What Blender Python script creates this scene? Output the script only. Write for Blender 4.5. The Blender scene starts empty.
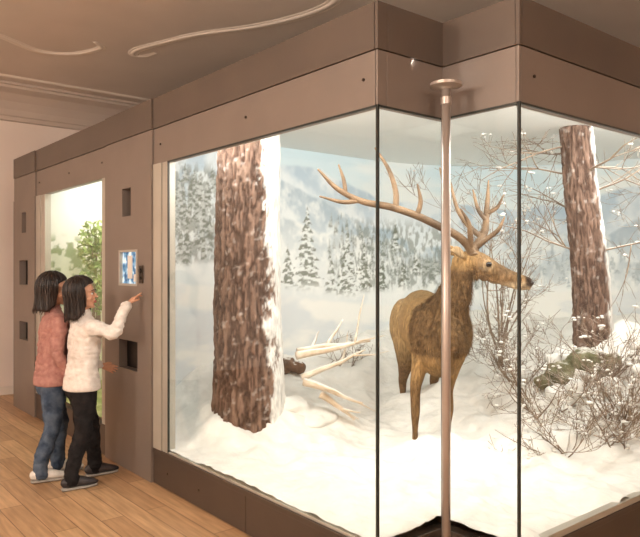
import bpy, math, random
import numpy as np
from mathutils import Vector, Matrix
random.seed(7); np.random.seed(7)
scene=bpy.context.scene
scene.view_settings.view_transform='Standard'

def lin(c):
    c=np.array(c,float)/255.0
    return np.where(c<=0.04045,c/12.92,((c+0.055)/1.055)**2.4)
def L4(c): 
    r=lin(c); return (float(r[0]),float(r[1]),float(r[2]),1.0)

# ---------------------------------------------------------------- materials
def mat(name,col,rough=0.6,metal=0.0,col2=None,nscale=8.0,bump=0.0,bscale=40.0,stretch=None,attr=False,spec=0.5,emit=0.0,detail=4,mul=None,snowtop=None):
    m=bpy.data.materials.new(name); m.use_nodes=True
    nt=m.node_tree; N=nt.nodes; K=nt.links
    b=N['Principled BSDF']
    b.inputs['Roughness'].default_value=rough; b.inputs['Metallic'].default_value=metal
    b.inputs['Specular IOR Level'].default_value=spec
    b.inputs['Base Color'].default_value=L4(col)
    tc=N.new('ShaderNodeTexCoord'); mp=N.new('ShaderNodeMapping'); K.new(tc.outputs['Object'],mp.inputs[0])
    if stretch: mp.inputs['Scale'].default_value=stretch
    if attr:
        a=N.new('ShaderNodeAttribute'); a.attribute_name='Col'
        src=a.outputs['Color']
        if mul:
            n=N.new('ShaderNodeTexNoise'); n.inputs['Scale'].default_value=mul[0]; n.inputs['Detail'].default_value=4; K.new(mp.outputs[0],n.inputs['Vector'])
            r=N.new('ShaderNodeValToRGB'); r.color_ramp.elements[0].position=.3; r.color_ramp.elements[1].position=.7
            r.color_ramp.elements[0].color=(mul[1],)*3+(1,); r.color_ramp.elements[1].color=(mul[2],)*3+(1,)
            K.new(n.outputs['Fac'],r.inputs[0]); x=N.new('ShaderNodeMixRGB'); x.blend_type='MULTIPLY'; x.inputs[0].default_value=1
            K.new(src,x.inputs[1]); K.new(r.outputs[0],x.inputs[2]); src=x.outputs[0]
        K.new(src,b.inputs['Base Color'])
    elif col2 is not None:
        n=N.new('ShaderNodeTexNoise'); n.inputs['Scale'].default_value=nscale; n.inputs['Detail'].default_value=detail
        K.new(mp.outputs[0],n.inputs['Vector'])
        r=N.new('ShaderNodeValToRGB'); r.color_ramp.elements[0].position=.35; r.color_ramp.elements[1].position=.65
        r.color_ramp.elements[0].color=L4(col); r.color_ramp.elements[1].color=L4(col2)
        K.new(n.outputs['Fac'],r.inputs[0]); src=r.outputs[0]
        if snowtop:
            g=N.new('ShaderNodeNewGeometry'); s=N.new('ShaderNodeSeparateXYZ'); K.new(g.outputs['Normal'],s.inputs[0])
            mr=N.new('ShaderNodeMapRange'); mr.inputs[1].default_value=snowtop; mr.inputs[2].default_value=snowtop+.25; K.new(s.outputs['Z'],mr.inputs[0])
            x=N.new('ShaderNodeMixRGB'); K.new(mr.outputs[0],x.inputs[0]); K.new(src,x.inputs[1]); x.inputs[2].default_value=L4((230,226,218)); src=x.outputs[0]
        K.new(src,b.inputs['Base Color'])
    if bump>0:
        n2=N.new('ShaderNodeTexNoise'); n2.inputs['Scale'].default_value=bscale; n2.inputs['Detail'].default_value=5
        K.new(mp.outputs[0],n2.inputs['Vector'])
        bp=N.new('ShaderNodeBump'); bp.inputs['Strength'].default_value=bump; bp.inputs['Distance'].default_value=.01
        K.new(n2.outputs['Fac'],bp.inputs['Height']); K.new(bp.outputs[0],b.inputs['Normal'])
    if emit>0:
        b.inputs['Emission Color'].default_value=L4(col); b.inputs['Emission Strength'].default_value=emit
    return m

M={}
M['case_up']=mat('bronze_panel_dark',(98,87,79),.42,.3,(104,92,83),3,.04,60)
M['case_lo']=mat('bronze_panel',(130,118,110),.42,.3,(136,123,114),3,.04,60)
M['case_base']=mat('bronze_base',(80,68,60),.45,.3,(86,73,64),3,.04,60)
M['frame']=mat('frame_metal',(180,174,162),.35,.3,(188,182,170),5,.02,50)
M['black']=mat('slot_black',(14,12,11),.5)
M['seal']=mat('silicone_dark',(38,42,38),.4)
M['pole']=mat('pole_metal',(172,158,148),.33,.45,(180,166,156),6,.02,40)
M['screw']=mat('screw_steel',(70,60,52),.3,.8)
M['wall']=mat('wall_plaster',(240,226,216),.9,0,(236,221,210),2,.1,80)
M['ceil']=mat('ceiling_plaster',(220,208,198),.9,0,(214,202,192),1.5,.08,60)
M['stucco']=mat('stucco_relief',(230,219,208),.85)
M['trim']=mat('cornice_shaded',(200,185,173),.85)  # cove shadow put into the darker taupe colour
M['whitein']=mat('diorama_lining',(236,239,236),.9)
M['snow']=mat('snow',(222,219,212),.9,0,(236,232,225),7,.7,26,spec=.15)
M['snowclump']=mat('snow_clump',(234,231,225),.9,0,(222,220,215),14,.5,40,spec=.2)
M['paint']=mat('backdrop_paint',(255,255,255),.95,attr=True,spec=.05)
M['attr']=mat('bark_snow_painted',(255,255,255),.9,attr=True,spec=.1,bump=.8,bscale=60,stretch=(1,1,.25),mul=(40,.62,1.12))
M['fur']=mat('deer_fur',(255,255,255),.88,attr=True,spec=.06,bump=1.0,bscale=150,stretch=(1,1,.22),mul=(80,.48,1.2))
M['mane']=mat('deer_mane',(82,62,42),.9,0,(132,102,70),30,spec=.05)
M['antler']=mat('antler',(84,64,46),.6,0,(136,110,84),8,.4,70,spec=.3)
M['eye']=mat('eye_dark',(16,12,10),.08)
M['nose']=mat('deer_nose',(38,30,26),.4)
M['twig']=mat('twig_bark',(112,92,76),.85,0,(146,128,108),12,.3,60,snowtop=.65)
M['bleached']=mat('bleached_wood',(190,168,142),.8,0,(222,208,190),10,.4,50,snowtop=.6)
M['stump']=mat('dead_wood',(110,82,62),.9,0,(80,60,46),14,.5,40,snowtop=.75)
M['moss']=mat('moss_rock',(86,86,54),.95,0,(130,126,98),12,.7,30,snowtop=.85)
M['leaf']=mat('foliage',(104,138,64),.7,0,(156,176,98),9)
M['grass']=mat('meadow',(190,190,136),.9,0,(144,160,92),8,.4,30)
M['skin']=mat('skin',(196,146,118),.55,0,(204,154,126),9,.05,90)
M['lip']=mat('lips',(166,92,86),.5)
M['hair']=mat('dark_hair',(28,20,17),.4,0,(46,32,26),30,.4,120,stretch=(1,1,.15))
M['eyewhite']=mat('eye_white',(228,222,214),.3)
M['white_knit']=mat('cream_knit',(236,229,222),.95,0,(220,211,203),34,.6,240,spec=.1)
M['pink_knit']=mat('pink_knit',(184,138,128),.95,0,(164,117,109),34,.6,240,spec=.1)
M['black_cloth']=mat('black_trousers',(24,22,23),.9,0,(38,35,35),24,.4,200,spec=.2)
M['denim']=mat('denim',(58,70,88),.95,0,(94,106,122),16,.5,260,spec=.1)
M['shoe_dark']=mat('shoe_dark',(38,34,36),.55,0,(60,54,54),18)
M['shoe_white']=mat('shoe_white',(222,216,208),.6,0,(200,193,184),18)
M['sole']=mat('shoe_sole',(150,144,136),.7)
M['fillglass']=mat('fill_globe_glow',(255,244,226),.5,emit=2.0)  # glowing glass of the added, unseen pendants

def floor_mat():
    m=bpy.data.materials.new('oak_parquet'); m.use_nodes=True; nt=m.node_tree;N=nt.nodes;K=nt.links;b=N['Principled BSDF']
    tc=N.new('ShaderNodeTexCoord'); 
    br=N.new('ShaderNodeTexBrick'); K.new(tc.outputs['Object'],br.inputs[0])
    br.inputs['Scale'].default_value=1.0; br.inputs['Brick Width'].default_value=1.1; br.inputs['Row Height'].default_value=.13
    br.inputs['Mortar Size'].default_value=.0025; br.inputs['Bias'].default_value=0
    br.inputs['Color1'].default_value=L4((202,164,124)); br.inputs['Color2'].default_value=L4((176,138,101)); br.inputs['Mortar'].default_value=L4((116,86,60))
    mp=N.new('ShaderNodeMapping'); mp.inputs['Scale'].default_value=(1.2,14,1); K.new(tc.outputs['Object'],mp.inputs[0])
    n=N.new('ShaderNodeTexNoise'); n.inputs['Scale'].default_value=3; n.inputs['Detail'].default_value=6; K.new(mp.outputs[0],n.inputs[0])
    r=N.new('ShaderNodeValToRGB'); r.color_ramp.elements[0].color=(.66,.64,.60,1); r.color_ramp.elements[1].color=(1.1,1.1,1.1,1)
    r.color_ramp.elements[0].position=.3; r.color_ramp.elements[1].position=.7
    K.new(n.outputs['Fac'],r.inputs[0])
    mx=N.new('ShaderNodeMixRGB'); mx.blend_type='MULTIPLY'; mx.inputs[0].default_value=.9
    K.new(br.outputs[0],mx.inputs[1]); K.new(r.outputs[0],mx.inputs[2]); K.new(mx.outputs[0],b.inputs['Base Color'])
    b.inputs['Roughness'].default_value=.38
    return m
M['floor']=floor_mat()
def glass_mat():
    m=bpy.data.materials.new('display_glass'); m.use_nodes=True; nt=m.node_tree;N=nt.nodes;K=nt.links
    for n in list(N): N.remove(n)
    o=N.new('ShaderNodeOutputMaterial'); t=N.new('ShaderNodeBsdfTransparent'); t.inputs[0].default_value=(.985,.995,.985,1)
    g=N.new('ShaderNodeBsdfGlossy'); g.inputs['Roughness'].default_value=.01
    f=N.new('ShaderNodeLayerWeight'); f.inputs['Blend'].default_value=.5
    p=N.new('ShaderNodeMath'); p.operation='POWER'; K.new(f.outputs['Facing'],p.inputs[0]); p.inputs[1].default_value=5
    q=N.new('ShaderNodeMath'); q.operation='MULTIPLY_ADD'; K.new(p.outputs[0],q.inputs[0]); q.inputs[1].default_value=.9; q.inputs[2].default_value=.035
    x=N.new('ShaderNodeMixShader'); K.new(q.outputs[0],x.inputs[0]); K.new(t.outputs[0],x.inputs[1]); K.new(g.outputs[0],x.inputs[2]); K.new(x.outputs[0],o.inputs[0])
    return m
M['glass']=glass_mat()

# ---------------------------------------------------------------- mesh builder
def catmull(P,n):
    P=np.array(P,float); m=len(P)
    ext=np.vstack([2*P[0]-P[1],P,2*P[-1]-P[-2]]); out=[]
    for i in range(m-1):
        p0,p1,p2,p3=ext[i:i+4]
        for k in range(n):
            t=k/n
            out.append(.5*((2*p1)+(-p0+p2)*t+(2*p0-5*p1+4*p2-p3)*t*t+(-p0+3*p1-3*p2+p3)*t**3))
    out.append(P[-1]); return np.array(out)
class MB:
    def __init__(s): s.v=[]; s.f=[]
    def box(s,a,b):
        x0,y0,z0=min(a[0],b[0]),min(a[1],b[1]),min(a[2],b[2]); x1,y1,z1=max(a[0],b[0]),max(a[1],b[1]),max(a[2],b[2])
        n=len(s.v)
        s.v+=[(x0,y0,z0),(x1,y0,z0),(x1,y1,z0),(x0,y1,z0),(x0,y0,z1),(x1,y0,z1),(x1,y1,z1),(x0,y1,z1)]
        s.f+=[tuple(n+i for i in q) for q in [(0,3,2,1),(4,5,6,7),(0,1,5,4),(1,2,6,5),(2,3,7,6),(3,0,4,7)]]
    def loft(s,pts,side=(1,0,0),seg=14,sub=4,cap=True):
        pts=[list(p)+([p[3]] if len(p)==4 else []) for p in pts]
        P=catmull(pts,sub) if sub>1 else np.array(pts,float)
        P[:,3:]=np.maximum(P[:,3:],.0004)
        C=P[:,:3]; T=np.gradient(C,axis=0); T/=np.linalg.norm(T,axis=1)[:,None]+1e-9
        rings=[(C[i],T[i],P[i,3],P[i,4]) for i in range(len(C))]
        if cap:
            a0=[];a1=[]
            for a in (80,55,28):
                a=math.radians(a); r=min(P[0,3],P[0,4]); a0.append((C[0]-T[0]*r*math.sin(a),T[0],P[0,3]*math.cos(a),P[0,4]*math.cos(a)))
            for a in (28,55,80):
                a=math.radians(a); r=min(P[-1,3],P[-1,4]); a1.append((C[-1]+T[-1]*r*math.sin(a),T[-1],P[-1,3]*math.cos(a),P[-1,4]*math.cos(a)))
            rings=a0+rings+a1
        n0=len(s.v); sd=np.array(side,float) if side is not None else None
        prev=None
        for c,t,ra,rb in rings:
            if sd is not None: u=sd-np.dot(sd,t)*t
            else:
                if prev is None:
                    q=np.array([0,0,1.]) if abs(t[2])<.9 else np.array([1.,0,0]); u=q-np.dot(q,t)*t
                else: u=prev-np.dot(prev,t)*t
            if np.linalg.norm(u)<1e-4: u=prev if prev is not None else np.array([0,1.,0])
            u=u/np.linalg.norm(u); prev=u; w=np.cross(t,u)
            for k in range(seg):
                a=2*math.pi*k/seg; p=c+u*ra*math.cos(a)+w*rb*math.sin(a); s.v.append(tuple(p))
        R=len(rings)
        for i in range(R-1):
            for k in range(seg):
                k2=(k+1)%seg
                s.f.append((n0+i*seg+k,n0+i*seg+k2,n0+(i+1)*seg+k2,n0+(i+1)*seg+k))
        s.f.append(tuple(n0+k for k in reversed(range(seg)))); s.f.append(tuple(n0+(R-1)*seg+k for k in range(seg)))
    def ball(s,c,r,rot=None,seg=18,rings=12):
        if not hasattr(r,'__len__'): r=(r,r,r)
        n0=len(s.v); Mx=rot if rot is not None else Matrix.Identity(3)
        s.v.append(tuple(Vector(c)+Mx@Vector((0,0,r[2]))))
        for i in range(1,rings):
            th=math.pi*i/rings
            for k in range(seg):
                a=2*math.pi*k/seg
                s.v.append(tuple(Vector(c)+Mx@Vector((r[0]*math.sin(th)*math.cos(a),r[1]*math.sin(th)*math.sin(a),r[2]*math.cos(th)))))
        s.v.append(tuple(Vector(c)+Mx@Vector((0,0,-r[2])))); e=len(s.v)-1
        for k in range(seg):
            s.f.append((n0,n0+1+k,n0+1+(k+1)%seg)); s.f.append((e,n0+1+(rings-2)*seg+(k+1)%seg,n0+1+(rings-2)*seg+k))
        for i in range(rings-2):
            for k in range(seg):
                a=n0+1+i*seg+k; b=n0+1+i*seg+(k+1)%seg
                s.f.append((a,a+seg,b+seg,b))
    def add(s,o,Mx):
        n=len(s.v); s.v+=[tuple(Mx@Vector(p)) for p in o.v]; s.f+=[tuple(n+i for i in q) for q in o.f]

def empty(name,loc=(0,0,0),rz=0):
    e=bpy.data.objects.new(name,None); e.location=loc; e.rotation_euler=(0,0,rz); e.empty_display_size=.1
    scene.collection.objects.link(e); return e
def obj(name,mb,material,parent=None,smooth=False,voxel=None,smiter=3,disp=None,color=None,bevel=0,loc=None):
    me=bpy.data.meshes.new(name); me.from_pydata([tuple(map(float,p)) for p in mb.v],[],mb.f); me.update()
    ob=bpy.data.objects.new(name,me); scene.collection.objects.link(ob)
    if voxel:
        r=ob.modifiers.new('r','REMESH'); r.mode='VOXEL'; r.voxel_size=voxel
        if smiter: 
            q=ob.modifiers.new('s','SMOOTH'); q.factor=.5; q.iterations=smiter
        dg=bpy.context.evaluated_depsgraph_get(); nm=bpy.data.meshes.new_from_object(ob.evaluated_get(dg))
        ob.modifiers.clear(); ob.data=nm; nm.name=name; me=nm
    if disp is not None or color is not None:
        n=len(me.vertices); co=np.empty(n*3,np.float32); me.vertices.foreach_get('co',co); co=co.reshape(-1,3).astype(float)
        no=np.empty(n*3,np.float32); me.vertex_normals.foreach_get('vector',no); no=no.reshape(-1,3).astype(float)
        if disp is not None:
            co2=co+no*disp(co,no)[:,None]; me.vertices.foreach_set('co',co2.astype(np.float32).ravel())
        if color is not None:
            c=color(co,no); at=me.color_attributes.new('Col','FLOAT_COLOR','POINT')
            rgba=np.ones((n,4),np.float32); rgba[:,:3]=c; at.data.foreach_set('color',rgba.ravel())
        me.update()
    me.materials.clear(); me.materials.append(material)
    if smooth: me.polygons.foreach_set('use_smooth',[True]*len(me.polygons))
    if bevel:
        b=ob.modifiers.new('bevel','BEVEL'); b.width=bevel; b.segments=2; b.limit_method='ANGLE'
    if parent: ob.parent=parent
    if loc: ob.location=loc
    return ob

_R=np.random.RandomState(3); _G3=_R.rand(32,32,32)
def vn(p,scale=1.0,off=0.0):
    q=np.asarray(p,float)*scale+off; i=np.floor(q).astype(int); f=q-i; f=f*f*(3-2*f)
    r=0
    for dx in (0,1):
        for dy in (0,1):
            for dz in (0,1):
                w=(f[:,0] if dx else 1-f[:,0])*(f[:,1] if dy else 1-f[:,1])*(f[:,2] if dz else 1-f[:,2])
                r=r+w*_G3[(i[:,0]+dx)%32,(i[:,1]+dy)%32,(i[:,2]+dz)%32]
    return r
def fbm(p,scale,oct=4,off=0.0,gain=.5):
    r=0;a=1;t=0
    for k in range(oct):
        r=r+a*vn(p,scale*2**k,off+k*7.3); t+=a; a*=gain
    return r/t
def ss(a,b,x):
    t=np.clip((x-a)/(b-a),0,1); return t*t*(3-2*t)
def mixc(a,b,t): 
    t=np.asarray(t)[:,None]; return a*(1-t)+b*t

# ================================================================ ROOM
XL,XR,YF,YB,ZC=-6.0,6.5,-6.0,5.6,3.4
def slab(name,a,b,m,**k):
    mb=MB(); mb.box(a,b); return obj(name,mb,m,**k)
slab('floor',(XL,YF,-.1),(XR,YB,0),M['floor'])
slab('ceiling',(XL,YF,ZC),(XR,YB,ZC+.1),M['ceil'])
slab('wall_left',(XL-.1,YF,0),(XL,YB,ZC),M['wall'])
slab('wall_right',(XR,YF,0),(XR+.1,YB,ZC),M['wall'])
slab('wall_front',(XL,YF-.1,0),(XR,YF,ZC),M['wall'])
slab('wall_back',(XL,YB,0),(XR,YB+.1,ZC),M['wall'])
slab('baseboard_left',(XL,YF,0),(XL+.02,YB,.09),M['stucco'])
mb=MB()
prof=[(0,3.04),(.03,3.05),(.035,3.09),(.05,3.10),(.07,3.16),(.12,3.24),(.20,3.31),(.30,3.345),(.31,3.37),(.34,3.375),(.34,3.40),(0,3.40)]
n=len(prof)
for y in (YF,YB): mb.v+=[(XL+a,y,b) for a,b in prof]
for i in range(n): mb.f.append((i,(i+1)%n,n+(i+1)%n,n+i))
obj('trim_1',mb,M['trim'])
def stucco(name,pts,r=.018,dbl=True):
    mb=MB(); P=np.array(pts,float); T=np.gradient(P[:,:2],axis=0); T/=np.linalg.norm(T,axis=1)[:,None]; Nn=np.stack([-T[:,1],T[:,0]],1)
    offs=[(0,1.0)]+([(.045,.4)] if dbl else [])
    for o,f in offs:
        mb.loft([(x+nx*o*w,y+ny*o*w,ZC,r*w*.75*f,r*w*1.25*f) for (x,y,w),(nx,ny) in zip(pts,Nn)],side=(0,0,1),seg=12,sub=8)
    mb.loft([(x,y,ZC,.005,.045*w) for (x,y,w) in pts],side=(0,0,1),seg=12,sub=8)
    return obj(name,mb,M['stucco'],smooth=True)
stucco('trim_2',[(-3.80,.84,.5),(-3.95,.80,.8),(-3.98,.70,.9),(-3.80,.66,1.1),(-3.4,.78,1),(-3.08,.90,1.1),(-2.6,1.18,1.2),(-2.12,1.33,1.2),(-1.75,1.30,1.2),(-1.3,1.0,1.2)])
stucco('trim_3',[(-4.0,-.9,1),(-4.21,-.41,1),(-4.42,-.02,1.1),(-4.3,.25,1),(-3.98,.38,.9),(-3.85,.28,.5)])
stucco('trim_4',[(-5.45,YF,1),(-5.45,-2,1),(-5.45,0,1),(-5.45,2.5,1),(-5.45,YB,1)],.022,False)

# ================================================================ DISPLAY CASE
case=empty('display_case')
T=.06
HT,HM,HB,BT=2.51,2.31,2.08,.23
def header(z0,z1,inset,name,material):
    mb=MB(); g=.002
    for x0,x1 in [(-5.29,-4.59),(-4.59,-2.88),(-2.88,-2.10),(-2.10,-.02)]:
        d=inset-(.012 if x0 in(-2.88,-5.29) else 0)
        mb.box((x0+g,d,z0),(x1-g,T,z1))
    mb.box((-.02+g,inset,z0),(-inset,T,z1))
    mb.box((-T,T+g,z0),(-inset,.408+T,z1))
    mb.box((-inset,.408+inset,z0),(.383-g,.408+T,z1))
    mb.box((.383,.408+inset,z0),(.403-inset,.428,z1))
    mb.box((.343,.428+g,z0),(.403-inset,3.5,z1)); mb.box((.343,3.5+g,z0),(.403-inset,4.8,z1))
    return obj(name,mb,material,case,bevel=.0012)
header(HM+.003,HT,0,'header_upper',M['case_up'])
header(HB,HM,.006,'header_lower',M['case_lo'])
mb=MB(); mb.box((-5.28,.02,2.09),(-.02,.05,2.5)); mb.box((.35,.43,2.09),(.39,4.78,2.5)); mb.box((-.05,.02,2.09),(-.02,.44,2.5)); mb.box((-.04,.428,2.09),(.38,.45,2.5))
obj('header_core',mb,M['black'],case)
mb=MB(); mb.box((-2.9,T,2.47),(-T,4.8,2.50)); mb.box((-T,.408+T,2.47),(.343,4.8,2.50)); mb.box((-5.29,T,2.47),(-2.9,1.9,2.50))
obj('roof',mb,M['whitein'],case)
mb=MB(); mb.box((-2.9,4.76,0),(.40,4.8,2.47)); mb.box((-5.29,1.86,0),(-2.9,1.9,2.47)); mb.box((-5.29,.06,0),(-5.25,1.86,2.47)); mb.box((-2.9,.06,0),(-2.86,4.76,2.47)); mb.box((.343,3.52,0),(.40,4.8,HB)); mb.box((-4.6,.06,.0),(-4.56,1.86,2.47))
obj('carcass',mb,M['case_lo'],case)
mb=MB(); mb.box((-2.86,T+.001,HB),(-T,T+.006,2.469)); mb.box((.337,.48,HB),(.342,3.5,2.469)); mb.box((.337,3.5,.2),(.342,4.7,2.469)); mb.box((-2.86,T+.001,.2),(-2.1,T+.006,HB))
obj('inner_lining',mb,M['whitein'],case)
mb=MB()
for x0,x1 in [(-4.59,-2.88),(-2.10,-1.0),(-1.0,0)]: mb.box((x0+.002,0.004,0),(x1-.002,T,BT-.03))
mb.box((-T,T,0),(-.004,.408+T,BT-.03)); mb.box((-.004,.412,0),(.399,.408+T,BT-.03)); mb.box((.343,.47,0),(.399,3.5,BT-.03))
obj('base',mb,M['case_base'],case,bevel=.002)
mb=MB()
mb.box((-4.58,-.004,BT-.028),(-2.89,T,BT)); mb.box((-2.09,-.004,BT-.028),(.004,T,BT)); mb.box((-T,T,BT-.028),(.004,.408,BT))
mb.box((-.05,.404,BT-.028),(.407,.408+T,BT)); mb.box((.343,.47,BT-.028),(.407,3.5,BT))
obj('sill',mb,M['case_base'],case,bevel=.002)
def panel(name,x0,x1,holes,z1=HB):
    mb=MB(); xs=sorted({x0,x1}|{h[0] for h in holes}|{h[1] for h in holes}); zs=sorted({0,z1}|{h[2] for h in holes}|{h[3] for h in holes})
    for i in range(len(xs)-1):
        for j in range(len(zs)-1):
            cx=(xs[i]+xs[i+1])/2; cz=(zs[j]+zs[j+1])/2
            if any(h[0]<cx<h[1] and h[2]<cz<h[3] for h in holes): continue
            mb.box((xs[i],-.012,zs[j]),(xs[i+1],.05,zs[j+1]))
    obj(name,mb,M['case_lo'],case)
    mb=MB(); mb.box((x0+.01,.052,.02),(x1-.01,.06,z1)); obj(name+'_slot_back',mb,M['black'],case)
panel('info_panel',-2.878,-2.102,[(-2.565,-2.42,1.765,1.96),(-2.62,-2.31,1.28,1.53),(-2.62,-2.31,.70,.90)])
panel('info_panel_far',-5.288,-4.592,[(-5.0,-4.86,1.75,1.95),(-5.08,-4.80,1.24,1.48),(-5.08,-4.80,.70,.88)])
mb=MB()
mb.box((-2.098,.0,BT),(-1.985,T,HB)); mb.box((-1.975,.006,BT),(-1.90,T,HB))
mb.box((-4.588,.0,BT),(-4.46,T,HB)); mb.box((-4.45,.006,BT),(-4.34,T,HB)); mb.box((-2.97,.0,BT),(-2.882,T,HB))
mb.box((-1.90,.008,BT),(-.01,T,BT+.012)); mb.box((.36,.45,BT),(.40,3.5,BT+.03))
obj('window_frame',mb,M['frame'],case,bevel=.002)
mb=MB()
mb.box((-.011,.0,BT),(0,.011,HB)); mb.box((.392,.408,BT),(.403,.419,HB)); mb.box((-.010,.410,BT),(.0,.418,HB)); mb.box((-1.90,.004,BT),(-1.893,.016,HB))
mb.box((-1.9,.003,HB-.008),(0,.014,HB)); mb.box((.39,.408,HB-.008),(.400,3.5,HB)); mb.box((-.012,.0,HB-.008),(-.003,.41,HB)); mb.box((0,.411,HB-.008),(.4,.42,HB))
obj('glass_seals',mb,M['seal'],case)
mb=MB()
mb.box((-1.893,.004,BT+.01),(-.012,.012,HB)); mb.box((-.010,.012,BT),(-.002,.408,HB)); mb.box((.002,.410,BT),(.390,.418,HB)); mb.box((.393,.42,BT+.02),(.401,3.5,HB)); mb.box((-4.34,.01,BT),(-2.97,.018,HB))
obj('glass_panes',mb,M['glass'],case)
mb=MB()
def screw(x,y,z,ax):
    if ax=='y': mb.loft([(x,y+.002,z,.007),(x,y-.003,z,.007)],side=(1,0,0),seg=12,sub=1,cap=False)
    else: mb.loft([(x-.002,y,z,.007),(x+.003,y,z,.007)],side=(0,1,0),seg=12,sub=1,cap=False)
for x in (-.09,-1.0,-2.0,-2.98,-3.7,-4.5): screw(x,.004,2.2,'y')
for x in (-.5,-1.5,-1.9): screw(x,.003,.10,'y')
for y in (.52,1.6): screw(.399,y,2.2,'x')
obj('screws',mb,M['screw'],case)
ks=empty('touch_screen')
def screen_mat():
    m=bpy.data.materials.new('screen_picture'); m.use_nodes=True; nt=m.node_tree;N=nt.nodes;K=nt.links;b=N['Principled BSDF']
    b.inputs['Roughness'].default_value=.15
    tc=N.new('ShaderNodeTexCoord'); n=N.new('ShaderNodeTexNoise'); n.inputs['Scale'].default_value=14; K.new(tc.outputs['Object'],n.inputs[0])
    r=N.new('ShaderNodeValToRGB'); e=r.color_ramp.elements; e[0].position=.38; e[0].color=L4((40,80,120)); e[1].position=.62; e[1].color=L4((200,220,230))
    x=e.new(.5); x.color=L4((90,140,175))
    K.new(n.outputs['Fac'],r.inputs[0]); K.new(r.outputs[0],b.inputs['Base Color']); K.new(r.outputs[0],b.inputs['Emission Color']); b.inputs['Emission Strength'].default_value=.7
    return m
mb=MB(); mb.box((-2.60,.006,1.295),(-2.33,.02,1.515)); obj('display',mb,screen_mat(),ks)
mb=MB()
for a,b in [((-2.62,-.016,1.28),(-2.31,.02,1.295)),((-2.62,-.016,1.515),(-2.31,.02,1.53)),((-2.62,-.016,1.295),(-2.60,.02,1.515)),((-2.33,-.016,1.295),(-2.31,.02,1.515))]: mb.box(a,b)
obj('bezel',mb,M['frame'],ks)
mb=MB(); mb.box((-2.50,.0,1.33),(-2.43,.007,1.49)); mb.box((-2.40,.0,1.31),(-2.35,.007,1.36)); obj('screen_tiles',mb,M['eyewhite'],ks)
mb=MB(); mb.box((-2.275,-.020,1.30),(-2.215,-.0115,1.42)); obj('button_plate',mb,M['screw'],ks,bevel=.003)
mb=MB(); mb.loft([(-2.245,-.018,1.385,.016),(-2.245,-.028,1.385,.014)],seg=16,sub=1,cap=False); mb.loft([(-2.245,-.018,1.335,.012),(-2.245,-.026,1.335,.011)],seg=16,sub=1,cap=False); obj('buttons',mb,M['black'],ks,smooth=False)

post=empty('metal_post')
mb=MB(); px,py=.12,.29
mb.loft([(px,py,.01,.019),(px,py,1,.019),(px,py,2.17,.019)],seg=24,sub=1,cap=False); obj('shaft',mb,M['pole'],post,smooth=False)
for p in bpy.data.objects['shaft'].data.polygons: p.use_smooth=len(p.vertices)==4
mb=MB(); mb.loft([(px,py,2.165,.02),(px,py,2.172,.03),(px,py,2.178,.068),(px,py,2.190,.068)],seg=32,sub=1,cap=False); mb.loft([(px,py,0,.08),(px,py,.012,.08)],seg=32,sub=1,cap=False)
mb.loft([(px,py,2.10,.023),(px,py,2.13,.023)],seg=24,sub=1,cap=False)
obj('cap',mb,M['pole'],post)

# ================================================================ DIORAMA
def bpos(s):
    if s<2.6: return (-2.8,s)
    a=(s-2.6)/2.0
    if a<math.pi/2: return (-.8-2*math.cos(a),2.6+2*math.sin(a))
    return (-.8+(s-2.6-math.pi),4.6)
SM=2.6+math.pi+1.13; st=.0085
ns=int(SM/st); nz=int((2.47-.15)/st)
S=np.linspace(.07,SM,ns); Zz=np.linspace(.15,2.469,nz)
B=np.array([bpos(s) for s in S])
V=np.zeros((nz,ns,3)); V[:,:,0]=B[None,:,0]; V[:,:,1]=B[None,:,1]; V[:,:,2]=Zz[:,None]
sg,zg=np.meshgrid(S,Zz); sf=sg.ravel(); zf=zg.ravel()
P3=np.stack([sf,zf,sf*0],1)
def interp(x,xs,ys): return np.interp(x,xs,ys)
col=mixc(lin((240,241,236))[None,:],lin((204,224,232))[None,:],ss(1.7,2.5,zf+.25*(fbm(P3,1.2,4)-.5)))
cl=ss(.45,.7,fbm(P3*np.array([.7,1.8,1]),1.6,5,4.0)); col=mixc(col,lin((243,242,237))[None,:],cl*.75)
def layer(ridge_xs,ridge_ys,amp,fs,off,c_light,c_dark,base_fade=.6):
    global col
    rz=interp(sf,ridge_xs,ridge_ys)+amp*(fbm(np.stack([sf,sf*0,sf*0],1),fs,5,off)-.5)*2
    m=ss(-.02,.02,rz-zf)
    q=np.stack([sf*1.0+.35*zf,zf*.8-.3*sf,sf*0],1)
    n1=np.abs(fbm(q,fs*1.3,6,off+3,.6)-.5)*4; n2=fbm(P3,9,4,off+9)
    sh=np.clip(ss(.05,.55,n1)*.85+.4*(n2-.42),0,1)
    c=mixc(c_dark[None,:],c_light[None,:],sh)
    fade=ss(0,base_fade,rz-zf); c=mixc(c,c_light[None,:]*.99,fade*.7)
    col=mixc(col,c,m)
layer([0,.8,1.5,2.0,2.75,3.5,4.3,4.9,5.2,6],[2.35,2.38,2.3,2.28,2.05,2.1,2.0,2.1,2.18,2.3],.14,1.3,2.0,lin((230,235,237)),lin((176,196,210)))
layer([0,.7,1.4,2.0,2.6,3.2,3.8,4.5,5.0,5.6],[2.2,2.15,2.2,2.0,1.85,1.6,1.75,1.85,1.75,1.9],.10,2.0,11.0,lin((234,237,236)),lin((166,184,196)))
layer([0,.7,1.4,2.0,2.6,3.2,3.8,4.5,5.0,5.6],[1.7,1.75,1.85,1.75,1.7,1.55,1.45,1.4,1.5,1.45],.06,2.5,21.0,lin((238,239,236)),lin((188,198,203)),base_fade=.4)
def forest(mask,th,dark,scale=16):
    global col
    n=fbm(np.stack([sf*1.7,zf*.75,sf*0],1),scale,3,31.0,.6); big=fbm(P3,2.2,3,17.0)
    m=ss(th,th+.12,n+.35*(big-.5))*mask
    col=mixc(col,np.array(dark)[None,:],m*.7)
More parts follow.
